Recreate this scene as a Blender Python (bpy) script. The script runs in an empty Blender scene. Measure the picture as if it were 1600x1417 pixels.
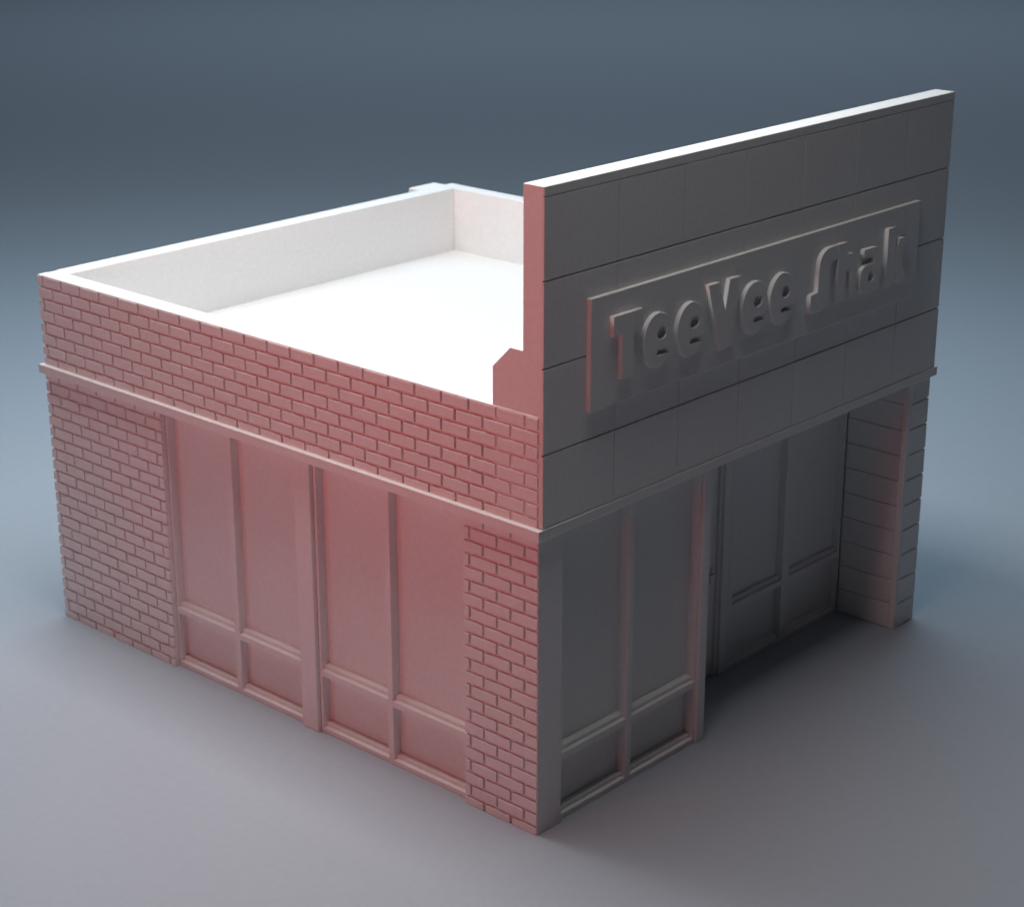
import bpy, bmesh, math, random
from mathutils import Vector, Matrix

random.seed(4)
sc = bpy.context.scene
C = sc.collection

# ------------------------------------------------------------------ camera
cam_d = bpy.data.cameras.new('camera')
cam = bpy.data.objects.new('camera', cam_d)
C.objects.link(cam)
fwd = Vector((0.69656592, 0.63377529, -0.33634031)).normalized()
rgt = Vector((0.673044042, -0.739602367, 0.00023142)).normalized()
upv = rgt.cross(fwd).normalized()
rgt = fwd.cross(upv).normalized()
cam.matrix_world = Matrix(((rgt.x, upv.x, -fwd.x, -19.529),
                           (rgt.y, upv.y, -fwd.y, -17.256),
                           (rgt.z, upv.z, -fwd.z, 15.485),
                           (0, 0, 0, 1)))
cam_d.sensor_width = 36.0
cam_d.lens = 36.0 * 3053.83 / 1600.0
cam_d.clip_start = 0.5
cam_d.clip_end = 800
cam_d.dof.use_dof = True
cam_d.dof.focus_distance = 29.5
cam_d.dof.aperture_fstop = 0.75
sc.camera = cam

# ------------------------------------------------------------------ world and lamps
w = bpy.data.worlds.new('World')
sc.world = w
w.use_nodes = True
bg = w.node_tree.nodes['Background']
bg.inputs['Color'].default_value = (0.60, 0.72, 0.84, 1)
bg.inputs['Strength'].default_value = 0.008


def aim(o, tgt):
    o.rotation_euler = (Vector(tgt) - o.location).to_track_quat('-Z', 'Y').to_euler()


def lamp(name, kind, loc, tgt, energy, color, **kw):
    d = bpy.data.lights.new(name, kind)
    d.energy = energy
    d.color = color
    for k, v in kw.items():
        setattr(d, k, v)
    o = bpy.data.objects.new(name, d)
    C.objects.link(o)
    o.location = loc
    aim(o, tgt)
    return o


KEY = 4100
RED = 305
BACK = 4100
lamp('softbox_lamp', 'AREA', (0.5, 6.9, 22.0), (0.5, 6.9, 0.0), KEY, (1.0, 0.985, 0.965),
     shape='RECTANGLE', size=8.0, size_y=20.0)
lamp('red_strip_lamp', 'AREA', (-18.0, 2.6, 8.4), (0.0, 2.9, 8.8), RED, (1.0, 0.085, 0.065),
     shape='RECTANGLE', size=11.0, size_y=2.6, spread=math.radians(92))
lamp('backdrop_lamp', 'AREA', (12.0, 19.0, 22.0), (12.7, 19.7, 0.0), BACK, (0.62, 0.85, 1.0),
     shape='RECTANGLE', size=46.0, size_y=9.0)
lamp('far_backdrop_lamp', 'AREA', (76.0, 62.0, 52.0), (72.0, 58.0, 0.0), 15500, (0.68, 0.84, 1.0),
     shape='RECTANGLE', size=100.0, size_y=50.0)
lamp('fill_lamp', 'AREA', (13.0, -15.0, 30.0), (6.0, -2.0, 0.0), 60, (0.95, 0.96, 1.0),
     shape='RECTANGLE', size=18.0, size_y=18.0)
lamp('side_fill_lamp', 'AREA', (-30.0, 24.0, 14.0), (0.0, 9.0, 2.0), 75, (1.0, 0.98, 0.96),
     shape='RECTANGLE', size=12.0, size_y=12.0, spread=math.radians(70))

sc.view_settings.view_transform = 'Standard'
sc.view_settings.look = 'None'
sc.view_settings.exposure = 0.0
sc.view_settings.gamma = 1.0
sc.view_settings.use_curve_mapping = False


# ------------------------------------------------------------------ materials
def material(name, col, rough, bump, scale, var):
    m = bpy.data.materials.new(name)
    m.use_nodes = True
    nt = m.node_tree
    b = nt.nodes['Principled BSDF']
    b.inputs['Roughness'].default_value = rough
    b.inputs['Specular IOR Level'].default_value = 0.3
    tc = nt.nodes.new('ShaderNodeTexCoord')
    n = nt.nodes.new('ShaderNodeTexNoise')
    n.inputs['Scale'].default_value = scale
    n.inputs['Detail'].default_value = 4
    nt.links.new(tc.outputs['Object'], n.inputs['Vector'])
    r = nt.nodes.new('ShaderNodeValToRGB')
    r.color_ramp.elements[0].position = 0.3
    r.color_ramp.elements[1].position = 0.7
    r.color_ramp.elements[0].color = tuple(c * (1 - var) for c in col) + (1,)
    r.color_ramp.elements[1].color = tuple(min(1, c * (1 + var)) for c in col) + (1,)
    nt.links.new(n.outputs['Fac'], r.inputs['Fac'])
    nt.links.new(r.outputs['Color'], b.inputs['Base Color'])
    if bump > 0:
        n2 = nt.nodes.new('ShaderNodeTexNoise')
        n2.inputs['Scale'].default_value = scale * 9
        n2.inputs['Detail'].default_value = 3
        nt.links.new(tc.outputs['Object'], n2.inputs['Vector'])
        bp = nt.nodes.new('ShaderNodeBump')
        bp.inputs['Strength'].default_value = bump
        bp.inputs['Distance'].default_value = 0.02
        nt.links.new(n2.outputs['Fac'], bp.inputs['Height'])
        nt.links.new(bp.outputs['Normal'], b.inputs['Normal'])
    return m


M_RESIN = material('white_resin', (0.80, 0.79, 0.785), 0.55, 0.32, 12.0, 0.03)
M_FLOOR = material('grey_paper_sweep', (0.392, 0.430, 0.486), 0.66, 0.04, 6.0, 0.022)


# ------------------------------------------------------------------ mesh helpers
def box(bm, x0, x1, y0, y1, z0, z1):
    vs = [bm.verts.new((x, y, z)) for z in (z0, z1) for y in (y0, y1) for x in (x0, x1)]
    for f in ((0, 2, 3, 1), (4, 5, 7, 6), (0, 1, 5, 4), (2, 6, 7, 3), (0, 4, 6, 2), (1, 3, 7, 5)):
        bm.faces.new([vs[i] for i in f])


def prism(bm, pts, axis, a, b):
    """extrude a closed outline along an axis ('x' -> pts are (y, z); 'y' -> pts are (x, z))"""
    def mk(p, t):
        return (t, p[0], p[1]) if axis == 'x' else (p[0], t, p[1])
    A = [bm.verts.new(mk(p, a)) for p in pts]
    B = [bm.verts.new(mk(p, b)) for p in pts]
    n = len(pts)
    bm.faces.new(A)
    bm.faces.new(list(reversed(B)))
    for i in range(n):
        j = (i + 1) % n
        bm.faces.new([A[j], A[i], B[i], B[j]])


def build(name, bm, mat, parent=None, bevel=0.012, seg=2):
    bmesh.ops.recalc_face_normals(bm, faces=bm.faces[:])
    me = bpy.data.meshes.new(name)
    bm.to_mesh(me)
    bm.free()
    me.materials.append(mat)
    o = bpy.data.objects.new(name, me)
    C.objects.link(o)
    if parent:
        o.parent = parent
    if bevel:
        md = o.modifiers.new('bevel', 'BEVEL')
        md.width = bevel
        md.segments = seg
        md.limit_method = 'ANGLE'
        md.angle_limit = math.radians(40)
        md.harden_normals = False
    return o


# ------------------------------------------------------------------ the setting: one paper sweep
L, F, H, S = 12.06, 10.78, 6.70, 10.0
bm = bmesh.new()
bmesh.ops.create_grid(bm, x_segments=60, y_segments=60, size=320)
g = build('ground', bm, M_FLOOR, None, 0)
g.location = (40, 40, 0)
g['kind'] = 'structure'
g['label'] = 'seamless blue grey studio floor'

# ------------------------------------------------------------------ the building
shop = bpy.data.objects.new('model_building', None)
C.objects.link(shop)
shop['label'] = 'miniature white plastic corner shop building with brick side wall and tall raised signboard'
shop['category'] = 'model building'

GD = 0.042      # mortar depth
GW = 0.046      # mortar width
CP = 0.2165     # course pitch
BP = 0.555      # brick pitch


def brick_cells(u0, u1, z0, z1, zbase, pitch, par, bp=BP, ph=(0.54, 0.265)):
    """bricks of one panel: (u, u, z, z)"""
    out = []
    k = math.floor((z0 - zbase) / pitch) - 1
    while zbase + k * pitch < z1:
        a = max(z0, zbase + k * pitch + GW / 2)
        b = min(z1, zbase + (k + 1) * pitch - GW / 2)
        if b - a > 0.03:
            p = ph[0] if (k + par) % 2 else ph[1]
            j = math.floor((u0 - p) / bp) - 1
            while p + j * bp < u1:
                c = max(u0, p + j * bp + GW / 2)
                d = min(u1, p + (j + 1) * bp - GW / 2)
                if d - c > 0.03:
                    out.append((c, d, a, b))
                j += 1
        k += 1
    return out


# side wall of bricks, left face at x = 0
bm = bmesh.new()
box(bm, GD, 0.40, 0.012, 1.497, 0, 4.90)
box(bm, GD, 0.40, 8.723, L - 0.014, 0, 4.90)
box(bm, GD, 0.40, 0.012, L - 0.014, 4.902, H - 0.004)
box(bm, 0.007, 0.20, 0.026, L - 0.004, H - 0.030, H + 0.001)
cells = brick_cells(0.014, 1.50, 0.0, 4.90, 0.15, CP, 0)
cells += brick_cells(8.72, L, 0.0, 4.90, 0.15, CP, 0)
cells += brick_cells(0.026, L, 4.98, H - 0.003, 5.17, 0.219, 0)
for c, d, a, b in cells:
    j = random.uniform(-0.003, 0.003)
    box(bm, j, GD + 0.004, c, d, a, b)
build('brick_wall', bm, M_RESIN, shop, 0.009, 2)

# rear wall and far side wall, bricks too
bm = bmesh.new()
box(bm, 0.402, F - GD, L - 0.40, L - GD, 0, H - 0.002)
box(bm, 0.402, F - GD, L - 0.20, L - 0.004, H - 0.030, H + 0.001)
for c, d, a, b in brick_cells(GD + 0.02, F - 0.05, 0.0, H - 0.003, 0.15, CP, 0):
    box(bm, c, d, L - GD - 0.004, L, a, b)
build('rear_wall', bm, M_RESIN, shop, 0.009, 1)
bm = bmesh.new()
box(bm, F - 0.40, F - GD, 1.26, L - 0.402, 0, H - 0.003)
for c, d, a, b in brick_cells(1.30, L - 0.002, 0.0, H - 0.005, 0.15, CP, 0):
    box(bm, F - GD - 0.004, F, c, d, a, b)
build('side_wall', bm, M_RESIN, shop, 0.009, 1)

# chimney stack on the rear wall
bm = bmesh.new()
box(bm, 9.80, 10.60, L + 0.002, 12.46, 0, H - 0.015)
build('chimney', bm, M_RESIN, shop, 0.03)

# flat roof
bm = bmesh.new()
box(bm, 0.402, F - 0.402, 0.90, L - 0.402, 5.15, 5.34)
build('roof', bm, M_RESIN, shop, 0)

# raised front: slab with a thicker stepped foot behind it
bm = bmesh.new()
prof = [(-0.030, 5.03), (0.911, 5.03), (0.911, 7.28), (0.57, 7.62), (0.326, 7.62), (0.326, S), (-0.030, S)]
prism(bm, [(y, z) for y, z in prof], 'x', 0.022, F - 0.012)
zs = [5.03, 6.14, 7.42, 8.68, 9.86, S]
xs = [0.0] + [1.61 + 1.54 * k for k in range(6)] + [F]
for r in range(5):
    zb = zs[r] + (0.0 if r == 0 else 0.006 if r == 4 else 0.013)
    zt = zs[r + 1] - (0.0 if r == 4 else 0.006 if r == 3 else 0.013)
    box(bm, 0.022, F - 0.012, -0.053, -0.026, zb, zt)
    cols = [0.0, F] if r == 4 else xs
    for i in range(len(cols) - 1):
        xa = cols[i] + (0.008 if i else 0.020)
        xb = cols[i + 1] - (0.008 if i < len(cols) - 2 else 0.010)
        box(bm, xa, xb, -0.063, -0.0528, zb - 0.001, zt + 0.001)
build('raised_front', bm, M_RESIN, shop, 0.005, 1)

# moulding that runs round the building
bm = bmesh.new()
pr_ = [(-0.03, 4.845), (0.066, 4.850), (0.078, 4.862), (0.078, 5.014), (0.0, 5.024), (-0.03, 5.025)]
rings = []
for off, z in pr_:
    rings.append([bm.verts.new(v) for v in ((-off, -off, z), (F + off, -off, z), (F + off, L + off, z), (-off, L + off, z))])
n = len(rings)
for i in range(n):
    a, b = rings[i], rings[(i + 1) % n]
    for k in range(4):
        bm.faces.new([a[k], a[(k + 1) % 4], b[(k + 1) % 4], b[k]])
build('cornice', bm, M_RESIN, shop, 0.006, 2)

# ceiling of the entrance recess and beam above the shop windows
bm = bmesh.new()
box(bm, 0.06, F - 0.06, 0.032, 1.60, 4.848, 5.02)
build('soffit', bm, M_RESIN, shop, 0)

# corner post of the shop front
bm = bmesh.new()
box(bm, 0.004, 0.555, 0.0, 0.010, 0, 4.846)
box(bm, GD + 0.36, 0.555, 0.011, 0.34, 0, 4.846)
build('corner_post', bm, M_RESIN, shop, 0.008)


# ------------------------------------------------------------------ shop windows
def place(bm, plane, u0, u1, d0, d1, z0, z1, off=0.0):
    """box in a wall: u runs along the wall, d goes into the wall"""
    if plane == 'x':
        box(bm, off + d0, off + d1, u0, u1, z0, z1)
    else:
        box(bm, u0, u1, off + d0, off + d1, z0, z1)


def sill_profile(bm, plane, u0, u1, z0, z1, front, glass, off):
    """rail with two small ledges on its top edge"""
    p = [(front, z0), (front, z1 - 0.085), (front + 0.012, z1 - 0.075), (front + 0.062, z1 - 0.07),
         (front + 0.066, z1 - 0.012), (front + 0.078, z1), (glass + 0.03, z1 + 0.006), (glass + 0.03, z0)]
    if plane == 'x':
        prism(bm, [(off + d, z) for d, z in p], 'y', u0, u1)
    else:
        prism(bm, [(off + d, z) for d, z in p], 'x', u0, u1)


def window(plane, u0, u1, mull, front, glass, off=0.0, zt=4.846, zs_=1.23, jl=0.05, jr=0.05, mid_front=None):
    mf = front if mid_front is None else mid_front
    bm = bmesh.new()
    place(bm, plane, u0 + 0.002, u0 + jl, mf, glass + 0.03, 0, zt, off)
    place(bm, plane, u1 - jr, u1 - 0.002, mf, glass + 0.03, 0, zt, off)
    place(bm, plane, mull[0], mull[1], mf, glass + 0.03, 0, zt, off)
    place(bm, plane, u0 + jl + 0.001, mull[0] - 0.001, mf + 0.05, glass + 0.03, zt - 0.09, zt, off)
    place(bm, plane, mull[1] + 0.001, u1 - jr - 0.001, mf + 0.05, glass + 0.03, zt - 0.09, zt, off)
    fr = build('storefront_window', bm, M_RESIN, shop, 0.010)
    for a, b in ((u0 + jl + 0.001, mull[0] - 0.001), (mull[1] + 0.001, u1 - jr - 0.001)):
        m = bmesh.new()
        place(m, plane, a, b, glass, glass + 0.03, zs_ + 0.006, zt - 0.091, off)
        build('window_pane', m, M_RESIN, fr, 0)
        m = bmesh.new()
        place(m, plane, a, b, glass, glass + 0.03, 0.176, zs_ - 0.191, off)
        build('kick_panel', m, M_RESIN, fr, 0)
        m = bmesh.new()
        sill_profile(m, plane, a, b, zs_ - 0.19, zs_, front, glass, off)
        build('window_sill', m, M_RESIN, fr, 0.008)
        m = bmesh.new()
        sill_profile(m, plane, a, b, 0.0, 0.17, front, glass, off)
        build('bottom_rail', m, M_RESIN, fr, 0.008)
    return fr


window('x', 5.335, 8.72, (6.985, 7.115), 0.105, 0.27, jl=0.07)
window('x', 1.50, 4.945, (3.20, 3.315), 0.105, 0.27, jr=0.06)
bm = bmesh.new()
box(bm, 0.03, 0.30, 4.95, 5.33, 0, 4.846)
build('window_post', bm, M_RESIN, shop, 0.010)
window('y', 0.557, 3.985, (2.175, 2.315), 0.055, 0.24, jl=0.03, jr=0.03, zs_=1.22)
bm = bmesh.new()
box(bm, 3.988, 4.187, 0.0, 1.24, 0, 4.846)
build('window_post', bm, M_RESIN, shop, 0.010)

# entrance recess: inner window, door and the closing wall behind
window('y', 6.52, 10.07, (8.17, 8.40), 0.02, 0.16, off=1.24, zs_=1.34, jl=0.10, jr=0.05)

bm = bmesh.new()
box(bm, 4.190, 4.36, 1.26, 1.44, 0, 4.846)
box(bm, 6.30, 6.518, 1.26, 1.44, 0, 4.846)
box(bm, 4.362, 6.298, 1.26, 1.44, 4.10, 4.846)
box(bm, 4.362, 4.42, 1.31, 1.44, 0, 4.098)
box(bm, 6.24, 6.298, 1.31, 1.44, 0, 4.098)
box(bm, 4.422, 6.238, 1.31, 1.44, 4.02, 4.098)
dr = build('door', bm, M_RESIN, shop, 0.010)
bm = bmesh.new()
box(bm, 4.43, 4.66, 1.36, 1.46, 0.02, 4.01)
box(bm, 5.99, 6.23, 1.36, 1.46, 0.02, 4.01)
box(bm, 4.662, 5.988, 1.36, 1.46, 3.76, 4.01)
box(bm, 4.662, 5.988, 1.36, 1.46, 1.86, 2.08)
box(bm, 4.662, 5.988, 1.36, 1.46, 0.02, 0.42)
build('door_frame', bm, M_RESIN, dr, 0.010)
bm = bmesh.new()
box(bm, 4.64, 6.01, 1.42, 1.45, 0.40, 3.78)
build('door_pane', bm, M_RESIN, dr, 0)
bm = bmesh.new()
box(bm, 5.97, 6.14, 1.285, 1.36, 1.93, 2.02)
box(bm, 6.08, 6.15, 1.33, 1.362, 1.82, 2.14)
build('door_handle', bm, M_RESIN, dr, 0.014)
bm = bmesh.new()
box(bm, 0.55, F - 0.42, 1.50, 1.60, 0, 4.846)
build('inner_wall', bm, M_RESIN, shop, 0)

# stone pier at the far end of the front
bm = bmesh.new()
PX = 10.08
box(bm, PX + 0.028, F - 0.03, 0.028, 1.258, 0, 4.846)
box(bm, PX, PX + 0.115, 0.0, 0.115, 0, 4.846)
BC = 0.492
for k in range(10):
    za = max(0.0, k * BC + 0.012)
    zb = min(4.846, (k + 1) * BC - 0.012)
    if zb - za < 0.02:
        continue
    box(bm, PX + 0.002, PX + 0.10, 0.116, 1.256, za, zb)
    box(bm, PX + 0.116, F, 0.002, 0.12, za, zb)
    box(bm, F - 0.10, F, 0.121, 1.256, za, zb)
build('stone_pier', bm, M_RESIN, shop, 0.012, 2)

# ------------------------------------------------------------------ signboard with raised letters
BF = -0.143
LF = -0.222
bm = bmesh.new()
box(bm, 0.945, 9.755, BF, -0.058, 6.58, 8.265)
board = build('sign_board', bm, M_RESIN, shop, 0.010, 2)


def arc(cx, cz, rx, rz, a0, a1, n):
    return [(cx + rx * math.cos(math.radians(a0 + (a1 - a0) * i / n)),
             cz + rz * math.sin(math.radians(a0 + (a1 - a0) * i / n))) for i in range(n + 1)]


def quad(p0, p1, p2, n=7):
    return [((1 - t) ** 2 * p0[0] + 2 * t * (1 - t) * p1[0] + t * t * p2[0],
             (1 - t) ** 2 * p0[1] + 2 * t * (1 - t) * p1[1] + t * t * p2[1]) for t in [i / n for i in range(n + 1)]]


def letter(outlines):
    cu = bpy.data.curves.new('letter', 'CURVE')
    cu.dimensions = '2D'
    cu.fill_mode = 'BOTH'
    bv = 0.009
    cu.extrude = (BF + 0.004 - LF) / 2 - bv
    cu.bevel_depth = bv
    cu.bevel_resolution = 2
    cu.offset = -bv
    for pts in outlines:
        sp = cu.splines.new('POLY')
        sp.points.add(len(pts) - 1)
        for p, q in zip(sp.points, pts):
            p.co = (q[0], q[1], 0, 1)
        sp.use_cyclic_u = True
    tmp = bpy.data.objects.new('letter_outline', cu)
    C.objects.link(tmp)
    bpy.context.view_layer.update()
    me = bpy.data.meshes.new_from_object(tmp.evaluated_get(bpy.context.evaluated_depsgraph_get()))
    bpy.data.objects.remove(tmp)
    bpy.data.curves.remove(cu)
    me.name = 'letter'
    me.transform(Matrix(((1, 0, 0, 0.028), (0, 0, -1, (BF + 0.004 + LF) / 2), (0, 1, 0, -0.009), (0, 0, 0, 1))))
    me.materials.clear()
    me.materials.append(M_RESIN)
    o = bpy.data.objects.new('letter', me)
    C.objects.link(o)
    o.parent = board
    return o


def ell_e(cx):
    rx, rz, cz = 0.345, 0.425, 7.375
    o = arc(cx, cz, rx, rz, -21.4, 326, 44)
    o += [(cx + 0.0, 7.137), (cx - 0.02, 7.155), (cx - 0.02, 7.205), (cx + 0.0, 7.221)]
    return [o, arc(cx + 0.085, 7.475, 0.115, 0.095, 0, 330, 14)]


letter([[(1.33, 7.945), (2.0, 7.945), (2.0, 7.645), (1.815, 7.645), (1.815, 6.97), (1.53, 6.97), (1.53, 7.645), (1.33, 7.645)]])
letter(ell_e(2.375))
letter(ell_e(3.17))
letter([[(3.57, 7.97), (3.86, 7.97), (4.02, 7.50), (4.11, 7.97), (4.405, 7.97), (4.20, 6.885), (3.885, 6.885)]])
letter(ell_e(4.80))
letter(ell_e(5.545))
s_ = [(6.32, 6.95), (6.35, 7.26), (6.54, 7.28), (6.55, 7.62)]
s_ += quad((6.55, 7.64), (6.57, 7.975), (6.90, 7.975)) + [(7.095, 7.972), (7.095, 7.73), (6.99, 7.73)]
s_ += quad((6.985, 7.73), (6.88, 7.71), (6.88, 7.58), 5) + [(6.895, 7.22)]
s_ += quad((6.895, 7.2), (6.88, 6.95), (6.62, 6.945))
letter([s_])
h_ = [(7.10, 6.985), (7.10, 7.972), (7.37, 7.972), (7.37, 7.765), (7.46, 7.765)]
h_ += quad((7.47, 7.765), (7.68, 7.76), (7.685, 7.52)) + [(7.685, 6.985), (7.50, 6.985), (7.50, 7.42)]
h_ += quad((7.50, 7.44), (7.49, 7.49), (7.44, 7.49), 4) + [(7.37, 7.49), (7.37, 6.985)]
letter([h_])
a_ = [(7.88, 7.742), (8.20, 7.742)] + quad((8.22, 7.742), (8.43, 7.73), (8.43, 7.5)) + [(8.43, 6.97), (8.06, 6.97)]
a_ += quad((8.04, 6.97), (7.79, 6.98), (7.79, 7.21)) + quad((7.79, 7.23), (7.79, 7.46), (8.02, 7.475)) + [(8.18, 7.478), (8.18, 7.575), (7.88, 7.59)]
letter([a_, arc(8.13, 7.245, 0.085, 0.09, 0, 330, 12)])
letter([[(8.61, 7.972), (8.865, 7.972), (8.865, 7.52), (8.97, 7.742), (9.245, 7.742), (9.09, 7.38), (9.25, 6.955), (9.03, 6.955), (8.89, 7.22), (8.885, 6.955), (8.61, 6.955)]])
